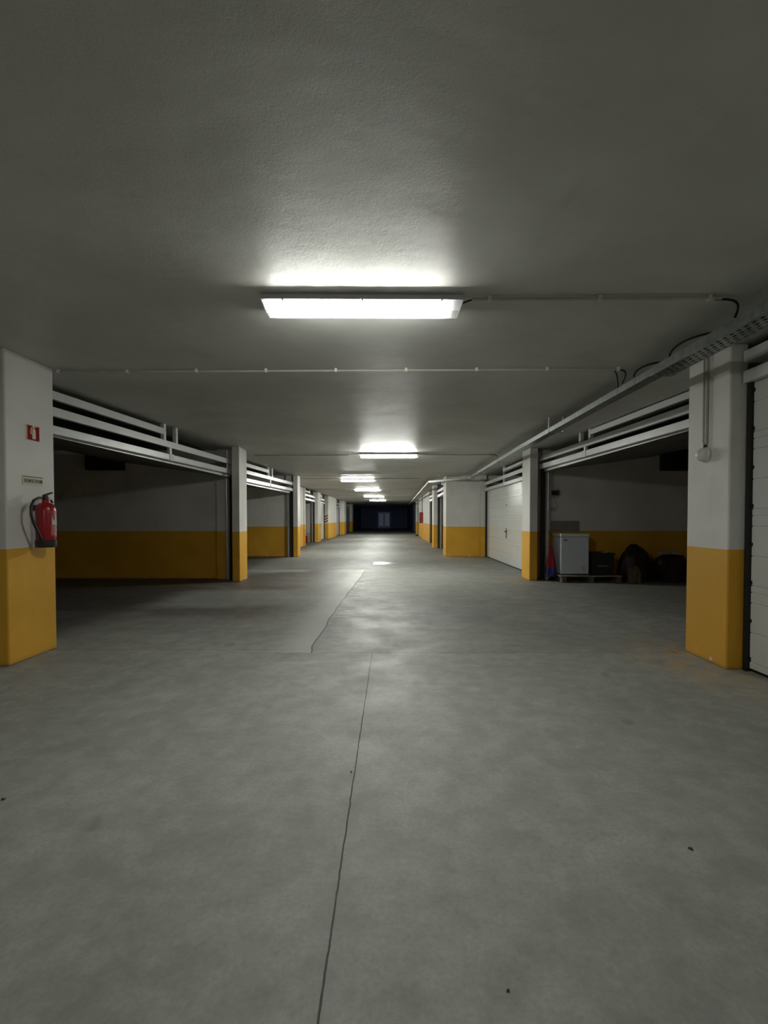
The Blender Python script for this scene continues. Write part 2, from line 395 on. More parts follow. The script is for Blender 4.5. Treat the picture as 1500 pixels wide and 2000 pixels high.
def make_lamp(x, y, ang=0.0):
    r = thing('ceiling_light', (x, y, CZ), '', 'ceiling light')
    L = 0.64
    m = MB()
    poly = [(-0.066, 0), (0.066, 0), (0.072, -0.034), (0.083, -0.034), (0.083, -0.041), (0.060, -0.041), (-0.060, -0.041), (-0.083, -0.041), (-0.083, -0.034), (-0.072, -0.034)]
    m.prism(poly, lambda u, v, t: (x + t, y + u, CZ + v), -L, L)
    m.build('housing', HOUSING, r, bevel=0.003)
    def slab(m, xa, xb, ia, ib, a=0.041, b=0.100):
        top = [(xa, y - 0.072), (xb, y - 0.072), (xb, y + 0.072), (xa, y + 0.072)]
        bot = [(xa + ia, y - 0.060), (xb - ib, y - 0.060), (xb - ib, y + 0.060), (xa + ia, y + 0.060)]
        vs = [(p[0], p[1], CZ - a) for p in top] + [(p[0], p[1], CZ - b) for p in bot]
        m.add(vs, [(4, 7, 6, 5)]); m.cur = 1; k_ = len(m.v) - 8
        for f_ in [(0, 4, 5, 1), (1, 5, 6, 2), (2, 6, 7, 3), (3, 7, 4, 0)]: m.f.append(tuple(q + k_ for q in f_)); m.mi.append(1)
    d = MB(); slab(d, x - L + 0.004, x + L - 0.004, 0.022, 0.022); d.build('diffuser', [DIFF, FROST], r)
    for sy in (-0.028, 0.028):
        MB().tube([(x - L + 0.05, y + sy, CZ - 0.0565), (x + L - 0.10, y + sy, CZ - 0.0565)], 0.013, 12).build('tube', LIT, r, smooth=True)
        for xa, xb in ((x - L + 0.025, x - L + 0.05), (x + L - 0.10, x + L - 0.07)):
            MB().box(xa, xb, y + sy - 0.014, y + sy + 0.014, CZ - 0.086, CZ - 0.041).build('lamp_holder', GREYP, r)
    for k in (-0.5, 0.0, 0.5):
        for sy in (-1, 1):
            c = MB().box(x + k - 0.006, x + k + 0.006, y + sy * 0.084 - 0.004, y + sy * 0.084 + 0.004, CZ - 0.052, CZ - 0.030)
            c.build('clip', CLIPM, r)
    r.rotation_euler.z = ang
    return r
lamp = make_lamp(0, 0)
spots = [(-0.175, 3.07, 'large lit fluorescent ceiling light, nearest of the row'),
         (-0.02, 10.2, 'second lit ceiling light from the front, centred over the drive'),
         (-1.12, 16.7, 'third lit ceiling light from the front, set left of the others'),
         (-1.06, 22.5, 'fourth lit ceiling light from the front, a short bright bar'),
         (-0.98, 28.8, 'fifth lit ceiling light from the front, a tiny bright bar'),
         (-0.90, 35.0, 'farthest lit ceiling light, just before the dark end'),
         (-0.30, -4.2, 'lit ceiling light behind the viewer')]
for i, (x, y, lb) in enumerate(spots):
    o = lamp if i == 0 else copy_tree(lamp)
    o.location = (x, y, CZ); o['label'] = lb; o['group'] = 'row of fluorescent ceiling lights'
    o.rotation_euler.z = math.radians(0.5) if i == 0 else 0
    if 0 < i < 6:
        for ch in [k for k in bpy.data.objects if k.parent == o and k.name.startswith('tube')]:
            ch.material_slots[0].link = 'OBJECT'; ch.material_slots[0].material = LIT_FAR

# ---------------------------------------------------------------- conduits along the ceiling
def conduit(x0, x1, y, label, clips, tail=None, slope=0.0, r=0.010):
    t = thing('conduit', ((x0 + x1) / 2, y, CZ), label, 'conduit')
    z = CZ - r - 0.012
    Y = lambda x: y + slope * (x - x0)
    MB().tube([(x0, Y(x0), z), (x1, Y(x1), z)], r, 10).build('tube', CONDUIT, t, smooth=True)
    for cx in clips:
        MB().box(cx - 0.012, cx + 0.012, Y(cx) - r * 1.5, Y(cx) + r * 1.5, z - r * 1.35, CZ - 0.001).build('clip', CLIPM, t, bevel=0.002)
    if tail:
        MB().tube(tail, 0.008, 8).build('cable', BLACK, t, smooth=True)
    return t
def hook(x, y, tx, ty, z1=2.56):
    z = CZ - 0.022
    P = [Vector((x - 0.03, y, z)), Vector((x + (tx - x) * 0.7, y, z + 0.002)), Vector((tx, y + (ty - y) * 0.3, z)), Vector((tx, ty, z1))]
    out = []
    for i in range(13):
        s = i / 12; a = (1 - s) ** 3; b = 3 * s * (1 - s) ** 2; c = 3 * s * s * (1 - s); d = s ** 3
        out.append(P[0] * a + P[1] * b + P[2] * c + P[3] * d)
    return out
conduit(0.52, 2.10, 3.03, 'thin conduit running from the nearest ceiling light to the cable tray', [0.63, 1.33, 2.02], hook(2.10, 3.03, 2.26, 3.12), -0.01)
MB().tube([(0.462, 3.075, CZ - 0.03), (0.50, 3.05, CZ - 0.024), (0.54, 3.03, CZ - 0.022)], 0.006, 8).build('cable', BLACK, None, smooth=True)
tag(bpy.data.objects['cable.001'] if 'cable.001' in bpy.data.objects else bpy.data.objects['cable'], 'short black lead between the nearest ceiling light and its conduit', 'cable')
conduit(-3.19, 2.13, 4.52, 'long ceiling conduit crossing from the extinguisher pillar to the tray', [-3.16 + 0.662 * k for k in range(9)][0:9], hook(2.13, 4.45, 2.26, 4.62), -0.015)
conduit(-3.0, 2.22, 10.42, 'ceiling conduit crossing just behind the second light', [-2.4 + 0.75 * k for k in range(7)], hook(2.2, 10.3, 2.36, 10.4), -0.02)
conduit(-3.9, 1.1, 16.4, 'ceiling conduit crossing just before the third light', [-3.2 + 0.8 * k for k in range(6)])
conduit(-3.0, 2.3, 15.35, 'ceiling conduit crossing near the bend of the tray', [-2.4 + 0.8 * k for k in range(6)])
conduit(-3.9, 1.3, 22.1, 'ceiling conduit crossing just before the fourth light', [-3.2 + 1.1 * k for k in range(4)])
conduit(-3.8, 1.4, 28.4, 'ceiling conduit crossing just before the fifth light', [-3.2 + 1.2 * k for k in range(4)])
conduit(-3.7, 1.5, 34.5, 'ceiling conduit crossing just before the farthest light', [-3.0 + 1.3 * k for k in range(4)])
def loose_cable(P, label, r=0.008):
    P = [Vector(p) for p in P]; out = []
    for i in range(13):
        s = i / 12; a = (1 - s) ** 3; b = 3 * s * (1 - s) ** 2; c = 3 * s * s * (1 - s); d = s ** 3
        out.append(P[0] * a + P[1] * b + P[2] * c + P[3] * d)
    o = MB().tube(out, r, 8).build('cable', BLACK, None, smooth=True); tag(o, label, 'cable'); return o
loose_cable([(2.27, 4.42, 2.56), (2.27, 4.4, 2.65), (2.36, 4.3, 2.655), (2.52, 4.25, 2.655)], 'black cable looping up from the tray in front of the lamp pillar')
loose_cable([(2.27, 3.86, 2.55), (2.26, 3.84, 2.64), (2.32, 3.66, 2.65), (2.45, 3.6, 2.65)], 'black cable looping up from the near end of the tray cover')
loose_cable([(2.28, 4.75, 2.55), (2.26, 4.72, 2.64), (2.2, 4.6, 2.65), (2.12, 4.48, 2.64)], 'black cable hooking from the long conduit over the tray')

# ---------------------------------------------------------------- cable tray
tr = thing('cable_tray', (2.32, 4.0, 2.5), 'long galvanised steel cable tray hanging under the ceiling along the right side', 'cable tray')
def tray_seg(a, b, w_, z0, z1, holes=False):
    m = MB(); a = Vector((a[0], a[1], 0)); b = Vector((b[0], b[1], 0)); d = (b - a); L = d.length; d.normalize(); n = Vector((d.y, -d.x, 0))
    P = lambda t, s, z: tuple(a + d * t + n * s + Vector((0, 0, z)))
    th = 0.003; h = w_ / 2
    for s in (-h, h):
        m.prism([(s - th, z0), (s + th, z0), (s + th, z1), (s - th, z1)], lambda u, v, t: P(t, u, v), 0, L)
    if not holes:
        m.prism([(-h, z0), (h, z0), (h, z0 + th), (-h, z0 + th)], lambda u, v, t: P(t, u, v), 0, L)
        m.prism([(-h - .004, z1), (h + .004, z1), (h + .004, z1 + th), (-h - .004, z1 + th)], lambda u, v, t: P(t, u, v), 0, L)
    else:
        rows = 4; cw = w_ / (rows * 2 + 1)
        for r in range(rows + 1):
            s = -h + 2 * r * cw
            m.prism([(s, z0), (s + cw, z0), (s + cw, z0 + th), (s, z0 + th)], lambda u, v, t: P(t, u, v), 0, L)
        k = 0; t = 0.0
        while t < L:
            for r in range(rows):
                s = -h + (2 * r + 1) * cw; o = 0.03 if r % 2 else 0.0
                t0 = min(t + o, L); t1 = min(t0 + 0.035, L)
                if t1 - t0 > 0.001:
                    m.prism([(s, z0), (s + cw, z0), (s + cw, z0 + th), (s, z0 + th)], lambda u, v, q: P(q, u, v), t0, t1)
            t += 0.065
    return m
tray_seg((2.30, YB), (2.30, 1.0), 0.17, 2.455, 2.515).build('tray_section', GALV, tr)
tray_seg((2.30, 1.0), (2.31, 4.05), 0.17, 2.455, 2.53, True).build('perforated_section', GALV, tr)
tray_seg((2.315, 4.0), (2.35, 8.5), 0.11, 2.480, 2.540).build('covered_section', GALV, tr)
tray_seg((2.35, 8.5), (2.50, 14.7), 0.11, 2.480, 2.540).build('covered_section', GALV, tr)
tray_seg((2.50, 14.7), (1.36, 16.2), 0.10, 2.480, 2.540).build('covered_section', GALV, tr)
tray_seg((1.36, 16.2), (1.66, 40), 0.10, 2.480, 2.540).build('covered_section', GALV, tr)
for yy in (0.6, 6.6, 10.0, 12.4):
    x = 2.31 + (yy > 8) * 0.06
    m = MB().box(x - 0.10, x + 0.10, yy - 0.015, yy + 0.015, 2.448, 2.454); m.box(x + 0.094, x + 0.10, yy - 0.015, yy + 0.015, 2.454, CZ); m.box(x - 0.10, x - 0.094, yy - 0.015, yy + 0.015, 2.454, CZ)
    m.build('bracket', GALV, tr)
for k, dx in enumerate((-0.05, -0.01, 0.035)):
    o = MB().tube([(2.30 + dx, YB + 0.1, 2.472), (2.30 + dx, 1, 2.472), (2.305 + dx * 0.8, 3.9, 2.472)], 0.010, 8).build('cable', BLACK, None, smooth=True)
    tag(o, 'black power cable lying in the perforated end of the tray, ' + ('the one nearest the drive', 'the middle one of three', 'the one nearest the garages')[k], 'cable', 'cables lying in the tray')

# ---------------------------------------------------------------- overhead garage doors
def groove_profile(h, start=0.0):
    """front outline (depth, height) of a ribbed sectional door, depth 0 = face"""
    pts = [(0.0, 0.0)]; z = 0.05; pat = (0.24, 0.24, 0.085, 0.055); i = 0
    while z < h - 0.03:
        pts += [(0.0, z - 0.006), (0.008, z - 0.002), (0.008, z + 0.002), (0.0, z + 0.006)]
        z += pat[i % 4]; i += 1
    pts.append((0.0, h)); pts += [(0.045, h), (0.045, 0.0)]
    return pts

def garage_door(p0, p1, side, label, closed, zb, rails, half_top=True, posts=None, group=None, leafmat=None, handle=False, parts=True, leaf_dz=(0.0, 0.0), leaf_t=None, leaf_s=0.06, name='garage_door'):
    """p0 near end, p1 far end of the lintel line; side -1 left, +1 right; rails: list of (z0, z1) from the lowest up"""
    a = Vector((p0[0], p0[1], 0)); b = Vector((p1[0], p1[1], 0)); d = b - a; L = d.length; d.normalize()
    n = Vector((d.y, -d.x, 0)) * side
    if side < 0: n = Vector((-d.y, d.x, 0))
    F = lambda t, s, z: tuple(a + d * t + n * s + Vector((0, 0, z)))
    root = thing(name, tuple(a + d * L / 2), label, 'garage door', group)
    bx = lambda m, t0, t1, s0, s1, z0, z1: m.box(t0, t1, s0, s1, z0, z1, fr=F)
    pt = posts if posts else (L * 0.5,)
    for i, (z0, z1) in enumerate(rails):
        te = L if (i < len(rails) - 1 or not half_top) else pt[0] + 0.02
        bx(MB(), -0.02, te, -0.02, 0.03, z0, z1).build('overhead_rail', STEEL, root, bevel=0.004)
    if len(rails) > 1 and parts:
        zm = rails[-2][1] if len(rails) > 2 else rails[0][1]
        for k, t in enumerate(pt):
            bx(MB(), t - 0.03, t + 0.03, -0.022, 0.034, zm - 0.01, CZ).build('hanging_post', STEEL, root, bevel=0.004)
        t = sum(pt) / len(pt)
        if len(rails) > 2:
            bx(MB(), t - 0.03, t + 0.03, -0.015, 0.028, rails[0][1] - 0.01, rails[1][0] + 0.01).build('hanging_post', STEEL, root, bevel=0.004)
        bx(MB(), t - 0.05, t + 0.07, -0.026, -0.018, rails[0][0] - 0.005, rails[0][1] + 0.005).build('joint_plate', CLIPM, root)
    zt = rails[0][0]
    ta, tb = leaf_t if leaf_t else (0.06, L - 0.06)
    if closed:
        m = MB(); prof = groove_profile(zt + 0.04 - 0.03)
        m.prism([(u, v + 0.03) for u, v in prof], lambda u, v, t: F(t, leaf_s + u, v), ta + 0.05, tb - 0.05)
        leaf = m.build('door_leaf', leafmat or LEAF, root)
        if parts:
            bx(MB(), ta + 0.05, tb - 0.05, 0.07, 0.10, 0.0, 0.03).build('bottom_seal', BLACK, root)
            m = MB()
            for tt in (ta + 0.045, tb - 0.045):
                z = 0.09
                while z < zt:
                    bx(m, tt - 0.018, tt + 0.018, 0.045, 0.075, z, z + 0.03); z += 0.31
            m.build('hinges', BLACK, root)
        if handle:
            tm = (ta + tb) / 2
            m = bx(MB(), tm - 0.022, tm + 0.022, 0.048, 0.06, 0.72, 0.98)
            m.tube([F(tm, 0.05, 0.90), F(tm, 0.0, 0.90), F(tm - 0.13, -0.005, 0.90)], 0.012, 8)
            m.build('handle', BLACKP, leaf)
            bx(MB(), tm - 0.02, tm + 0.02, 0.05, 0.06, 1.60, 1.63).build('lock', BLACKP, leaf)
    else:
        # door leaf stowed flat under the ceiling, with its front edge behind the lowest rail
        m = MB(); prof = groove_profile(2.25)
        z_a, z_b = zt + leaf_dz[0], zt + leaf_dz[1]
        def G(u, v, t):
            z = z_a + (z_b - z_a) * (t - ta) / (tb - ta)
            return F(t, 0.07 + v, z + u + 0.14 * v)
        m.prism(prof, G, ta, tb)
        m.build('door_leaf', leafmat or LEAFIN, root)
        m = MB()
        m.prism([(-0.004, 0.0), (0.05, 0.0), (0.05, 0.012), (-0.004, 0.012)], lambda u, v, t: G(u, v - 0.008, t), ta, tb)
        m.build('door_edge', STEEL, root)
        if parts:
            for tt in (ta + 0.0, tb):
                zz = z_b if tt == tb else z_a
                MB().tube([F(tt - 0.05, 0.04, zz - 0.01), F(tt + 0.05, 0.04, zz - 0.01)], 0.022, 12).build('roller', BLACK, root, smooth=True)
    # vertical tracks and black seals at both jambs, horizontal tracks
    if parts:
        for k, tt in enumerate((0.0, L)):
            s = 1 if k == 0 else -1
            m = MB()
            bx(m, tt + s * 0.02, tt + s * 0.025, 0.11, 0.17, 0, zt - 0.03); bx(m, tt + s * 0.02, tt + s * 0.05, 0.165, 0.17, 0, zt - 0.03); bx(m, tt + s * 0.02, tt + s * 0.05, 0.11, 0.115, 0, zt - 0.03)
            m.build('track', TRACKM, root)
            bx(MB(), tt - 0.015 + s * 0.01, tt + 0.015 + s * 0.01, 0.02, 0.105, 0, zt).build('jamb_seal', BLACK, root)
    return root

LR = [(2.135, 2.225), (2.325, 2.42), (2.50, 2.59)]
RR = [(2.245, 2.34), (2.405, 2.50), (2.565, 2.645)]
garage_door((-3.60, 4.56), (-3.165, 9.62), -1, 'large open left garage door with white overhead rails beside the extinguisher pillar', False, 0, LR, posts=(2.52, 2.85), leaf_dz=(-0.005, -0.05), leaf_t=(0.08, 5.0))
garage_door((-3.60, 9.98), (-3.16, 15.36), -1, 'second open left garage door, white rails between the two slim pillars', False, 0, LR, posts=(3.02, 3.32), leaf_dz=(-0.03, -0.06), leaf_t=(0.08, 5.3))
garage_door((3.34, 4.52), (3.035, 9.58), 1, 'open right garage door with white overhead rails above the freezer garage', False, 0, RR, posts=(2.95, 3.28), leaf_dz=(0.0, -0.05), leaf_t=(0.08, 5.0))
garage_door((3.08, 10.08), (3.08, 15.36), 1, 'closed white ribbed garage door with a black handle next to the wall block', True, 0, LR, posts=(2.7,), handle=True)
garage_door((2.87, -1.7), (2.87, 3.83), 1, 'closed white ribbed garage door at the right edge beside the lamp pillar', True, 0, [(2.335, 2.43), (2.50, 2.59)], half_top=False, posts=(2.5,), leaf_s=0.05, leaf_t=(0.06, 5.55))
garage_door((-3.5, -1.7), (-3.5, 3.90), -1, 'closed white garage door before the extinguisher pillar', True, 0, LR, posts=(2.5,))
garage_door((-3.98, 21.75), (-3.98, 24.98), -1, 'open black far left garage with white overhead rails', False, 0, LR, posts=(1.6,), leaf_dz=(-0.01, -0.01))
garage_door((-3.98, 26.12), (-3.98, 28.78), -1, 'narrow closed white door among the far left pillars', True, 0, LR, posts=(1.3,), handle=True)
garage_door((-3.95, 33.25), (-3.95, 36.85), -1, 'closed grey far left door before the dark end', True, 0, LR, posts=(1.8,), leafmat=GREYD)
garage_door((-3.9, 38.85), (-3.9, 44.95), -1, 'closed grey door in the dark left end', True, 0, LR, posts=(3,), leafmat=GREYD)
garage_door((1.98, 16.40), (1.98, 19.78), 1, 'open far right garage just beyond the wall block', False, 0, LR, posts=(1.6,), leaf_dz=(-0.01, -0.01))
garage_door((2.06, 20.65), (2.06, 24.38), 1, 'open far right garage beyond the slim right pillar', False, 0, LR, posts=(1.6,), leaf_dz=(-0.01, -0.01))
garage_door((2.22, 34.45), (2.22, 38.35), 1, 'closed grey far right door beyond the red hose cabinet', True, 0, LR, posts=(2,), leafmat=GREYD)
garage_door((2.28, 39.45), (2.28, 44.95), 1, 'closed grey door in the dark right end', True, 0, LR, posts=(2,), leafmat=GREYD)

# ---------------------------------------------------------------- fire extinguisher on the left pillar
ex = (-3.095, 4.235, 0.985)
t = thing('fire_extinguisher', ex, 'red fire extinguisher with black hose hanging on the left pillar', 'fire extinguisher')
R_ = 0.078
MB().lathe([(R_ * 0.98, 0.05), (R_, 0.055), (R_, 0.335), (R_ * 0.93, 0.365), (R_ * 0.70, 0.39), (0.028, 0.402), (0.028, 0.425)], ex, 32).build('cylinder', RED, t, smooth=True)
MB().lathe([(R_ * 1.00, 0.0), (R_ * 1.06, 0.008), (R_ * 1.06, 0.062), (R_ * 1.0, 0.066)], ex, 32).build('base_cup', BLACKP, t, smooth=True)
v = MB().lathe([(0.02, 0.42), (0.024, 0.425), (0.024, 0.45), (0.016, 0.465)], ex, 16); v.box(ex[0] - .012, ex[0] + .012, ex[1] - .03, ex[1] + .03, ex[2] + .43, ex[2] + .455)
vo = v.build('valve', BLACKP, t, smooth=True)
m = MB(); m.tube([(ex[0], ex[1] - 0.025, ex[2] + .462), (ex[0], ex[1] + 0.03, ex[2] + .478), (ex[0], ex[1] + 0.085, ex[2] + .494)], [0.010, 0.011, 0.008], 8)
m.tube([(ex[0], ex[1] + 0.01, ex[2] + .44), (ex[0], ex[1] + 0.06, ex[2] + .43), (ex[0], ex[1] + 0.085, ex[2] + .405)], [0.009, 0.009, 0.010], 8)
m.build('lever', BLACKP, t, smooth=True)
MB().lathe([(0.0155, 0), (0.0155, 0.012), (0.012, 0.014)], (ex[0] + 0.02, ex[1] + 0.01, ex[2] + .437), 16, 'x').build('gauge', PALE, t, smooth=True)
P = [(ex[0], ex[1] - 0.03, ex[2] + .443), (ex[0] + .002, ex[1] - 0.085, ex[2] + .440), (ex[0] + .004, ex[1] - 0.145, ex[2] + .415), (ex[0] + .008, ex[1] - 0.182, ex[2] + .36), (ex[0] + .012, ex[1] - 0.188, ex[2] + .29), (ex[0] + .018, ex[1] - 0.168, ex[2] + .22), (ex[0] + .024, ex[1] - 0.135, ex[2] + .15), (ex[0] + .03, ex[1] - 0.105, ex[2] + .09), (ex[0] + .03, ex[1] - .092, ex[2] + .06)]
MB().tube(P, [0.010, 0.011, 0.0115, 0.0115, 0.0115, 0.0115, 0.0115, 0.0135, 0.0135], 12).build('hose', BLACK, t, smooth=True)
# curved label
def arc_patch(m, r, a0, a1, z0, z1, n=10):
    vs = []; fs = []
    for i in range(n + 1):
        a = a0 + (a1 - a0) * i / n
        for z in (z0, z1): vs.append((ex[0] + r * math.cos(a), ex[1] + r * math.sin(a), ex[2] + z))
    for i in range(n): fs.append((2 * i, 2 * i + 2, 2 * i + 3, 2 * i + 1))
    return m.add(vs, fs)
lab = arc_patch(MB(), R_ + 0.0008, math.radians(-28), math.radians(75), 0.10, 0.33).build('label_sticker', REDL, t)
lab['label'] = 'paler printed label'
m = MB()
for r_ in range(9):
    z = 0.115 + r_ * 0.011
    a = -24
    while a < 60:
        wdt = random.uniform(4, 10); arc_patch(m, R_ + 0.0014, math.radians(a), math.radians(a + wdt), z, z + 0.004, 2); a += wdt + 3
for (a, b, z0, z1) in [(-18, -8, .22, .235), (-12, 2, .24, .25), (-20, -14, .25, .275), (-5, 3, .21, .225), (8, 16, .225, .25), (14, 24, .26, .272), (22, 30, .22, .24), (30, 44, .29, .30), (5, 20, .285, .292), (34, 42, .235, .262)]:
    arc_patch(m, R_ + 0.0014, math.radians(a), math.radians(b), z, z1, 3)
m.build('label_print', PALE, lab)
MB().box(-3.20, -3.165, ex[1] - 0.03, ex[1] + 0.03, ex[2] + 0.33, ex[2] + 0.38).build('wall_bracket', BLACKP, t)

# signs on the pillar face (x = -3.20, facing +x)
def plate(name, y0, y1, z0, z1, mat, parent, x=-3.198, th=0.003):
    return MB().box(x - 0.002, x + th, y0, y1, z0, z1).build(name, mat, parent)
def poly_x(m, pts, y0, z0, s, x, th=0.0012):
    return m.prism(pts, lambda u, v, q: (x + q, y0 + u * s, z0 + v * s), 0, th)
t = thing('fire_sign', (-3.2, 4.235, 1.94), 'square red sign with a white extinguisher pictogram on the left pillar', 'sign')
plate('border', 4.160, 4.312, 1.936, 2.076, SIGNW, t)
plate('panel', 4.165, 4.307, 1.942, 2.070, SIGNR, t, th=0.004)
m = MB()
poly_x(m, [(.40, .10), (.68, .10), (.68, .62), (.62, .74), (.56, .80), (.50, .80), (.44, .74), (.40, .62)], 4.165, 1.940, .142, -3.194)
poly_x(m, [(.50, .80), (.58, .80), (.58, .86), (.72, .82), (.72, .86), (.52, .92), (.44, .90)], 4.165, 1.940, .142, -3.194)
poly_x(m, [(.46, .84), (.46, .88), (.34, .82), (.27, .66), (.24, .46), (.32, .46), (.33, .64), (.38, .77)], 4.165, 1.940, .142, -3.194)
poly_x(m, [(.24, .46), (.34, .46), (.36, .34), (.30, .38)], 4.165, 1.940, .142, -3.194)
m.build('pictogram', SIGNW, t)
t = thing('instruction_sign', (-3.2, 4.23, 1.54), 'narrow cream sign with a row of small dark pictograms above the extinguisher', 'sign')
plate('board', 4.108, 4.345, 1.540, 1.622, SIGNW, t)
plate('header_bar', 4.112, 4.340, 1.610, 1.617, INK, t, th=0.004)
for i in range(5):
    y0 = 4.122 + i * 0.0445; m = MB()
    s = .034; z0 = 1.560
    def bar(a, b, c, d): poly_x(m, [(a, c), (b, c), (b, d), (a, d)], y0, z0, s, -3.194)
    bar(0, 1, 0, .1); bar(0, 1, .9, 1); bar(0, .12, .1, .9); bar(.88, 1, .1, .9)
    if i == 0: bar(.4, .6, .2, .75); bar(.25, .4, .6, .7)
    elif i == 1: bar(.2, .8, .3, .8); bar(.35, .5, .1, .3)
    elif i == 2: poly_x(m, [(.2, .2), (.35, .2), (.45, .7), (.8, .75), (.8, .85), (.3, .85)], y0, z0, s, -3.194)
    elif i == 3: bar(.2, .45, .3, .8); bar(.55, .8, .4, .7)
    else: bar(.15, .85, .2, .8)
    m.build('pictogram', SIGNR if i == 0 else INK, t)

# ---------------------------------------------------------------- round lamp with two conduits on the right pillar
t = thing('wall_lamp', (2.765, 4.13, 1.80), 'round white wall lamp on the right pillar under two thin pipes', 'wall lamp')
c = (2.765, 4.13, 1.80)
MB().lathe([(0.062, -0.002), (0.066, 0.004), (0.066, 0.02), (0.060, 0.024)], c, 28, 'x', -1).build('base', BULB, t, smooth=True)
MB().lathe([(0.060, 0.02), (0.060, 0.035), (0.054, 0.055), (0.042, 0.070), (0.022, 0.080), (0.004, 0.083)], c, 28, 'x', -1).build('globe', BULB, t, smooth=True)
m = MB().lathe([(0.012, 0.058), (0.014, 0.062), (0.014, 0.085), (0.009, 0.09)], (2.75, 4.13, 1.80), 12); m.build('cable_gland', BLACKP, t, smooth=True)
for k, yy in enumerate((4.108, 4.150)):
    o = MB().tube([(2.748, yy, CZ - 0.0), (2.748, yy, 1.91), (2.75, 4.13 + (yy - 4.13) * .5, 1.888)], 0.008, 8).build('pipe', CONDUIT, None, smooth=True)
    tag(o, ('thin vertical pipe to the round lamp, the one nearer the viewer', 'thin vertical pipe to the round lamp, the one farther from the viewer')[k], 'pipe')

# ---------------------------------------------------------------- freezer garage contents
pl = thing('pallet', (3.95, 9.4, 0), 'low pale wooden pallet under the freezer and the black crate', 'pallet')
for yy in (9.12, 9.36, 9.60):
    MB().box(3.31, 4.50, yy, yy + 0.12, 0.115, 0.135).build('plank', WOOD, pl, bevel=0.003)
for xx in (3.34, 3.87, 4.40):
    MB().box(xx, xx + 0.09, 9.12, 9.72, 0.0, 0.115).build('bearer', plain('weathered_wood', (0.16, 0.13, 0.10), 0.8, 0, 0.4), pl)
fx0, fx1, fy0, fy1, fz = 3.355, 3.905, 9.24, 9.74, 0.136
t = thing('chest_freezer', ((fx0 + fx1) / 2, 9.5, fz), 'white chest freezer standing on the pallet in the right garage', 'freezer')
MB().box(fx0, fx1, fy0, fy1, fz + 0.02, fz + 0.745).build('body', FRZ, t, bevel=0.012)
MB().box(fx0 - 0.008, fx1 + 0.008, fy0 - 0.012, fy1, fz + 0.755, fz + 0.815).build('lid', FRZL, t, bevel=0.010)
MB().box(fx0 + 0.01, fx1 - 0.01, fy0 + 0.01, fy1 - 0.01, fz + 0.745, fz + 0.755).build('gasket', GREYP, t)
MB().box(fx0 + 0.055, fx0 + 0.125, fy0 - 0.003, fy0, fz + 0.675, fz + 0.695).build('badge', INK, t)
m = MB()
for k in range(6): m.box(fx1 - 0.13 + k * 0.011, fx1 - 0.124 + k * 0.011, fy0 - 0.002, fy0, fz + 0.09, fz + 0.17)
m.build('vent', GREYP, t)
for xx in (fx0 + 0.05, fx1 - 0.05):
    for yy in (fy0 + 0.05, fy1 - 0.05):
        MB().lathe([(0.018, 0), (0.018, 0.022)], (xx, yy, fz), 12).build('foot', BLACKP, t, smooth=True)
# red and blue cloth
def cloth(cx, cy, z0, z1, zs):
    m = MB(); n = 28; rows = 14; vs = []
    for j in range(rows + 1):
        s = j / rows; z = z1 + (z0 - z1) * s
        r = 0.012 + 0.095 * min(1, s * 1.15) ** 0.9 * (1 - 0.25 * max(0, s - 0.8) / 0.2)
        for k in range(n):
            a = 2 * PI * k / n; rr = r * (1 + 0.22 * math.sin(a * 5 + s * 2) + 0.08 * math.sin(a * 9))
            vs.append((cx + rr * math.cos(a) * 0.9, cy + rr * math.sin(a) * 0.7, z + 0.02 * math.sin(a * 3) * s))
    m.add(vs, [])
    for j in range(rows):
        m.cur = 1 if j >= rows * zs else 0
        m.add([], [])
        for k in range(n):
            a = j * n + k; b = j * n + (k + 1) % n
            m.f.append((a, b, b + n, a + n)); m.mi.append(m.cur)
    m.f += [tuple(range(n)), tuple(range(rows * n, (rows + 1) * n))]; m.mi += [0, 1]
    return m
o = cloth(3.20, 9.36, 0.09, 0.72, 0.66).build('cloth', [CLOTHR, CLOTHB], None, smooth=True); tag(o, 'gathered red and blue cloth hanging beside the freezer', 'cloth')
o = MB().tube([(3.20, 9.36, 0.722), (3.22, 9.40, 0.90), (3.27, 9.71, 1.02)], 0.004, 6).build('string', CLOTHR, None); tag(o, 'thin cord holding the red and blue cloth', 'cord')
o = MB().box(3.36, 3.95, 9.825, 9.848, 0.98, 1.20).build('grey_wall_patch', PATCHM); tag(o, 'dull grey patch on the wall above the freezer', 'cardboard')  # thin sheet standing for a darker grey patch on the wall
# electric box on the wall
t = thing('electrical_box', (3.42, 9.85, 1.7), 'small dark electrical box high on the wall above the freezer', 'electrical box')
MB().box(3.325, 3.50, 9.76, 9.85, 1.695, 1.86).build('case', GREYP, t, bevel=0.006)
MB().box(3.335, 3.49, 9.752, 9.76, 1.725, 1.825).build('window', BLACKP, t)
MB().box(3.37, 3.44, 9.80, 9.85, 1.40, 1.48).build('socket', GREYP, t, bevel=0.004)
MB().tube([(3.40, 9.80, 1.70), (3.43, 9.79, 1.60), (3.47, 9.79, 1.50), (3.45, 9.80, 1.45)], 0.006, 8).build('lead', GREYP, t, smooth=True)
MB().tube([(3.395, 9.83, 1.86), (3.395, 9.83, CZ)], 0.010, 8).build('riser_pipe', CONDUIT, t, smooth=True)

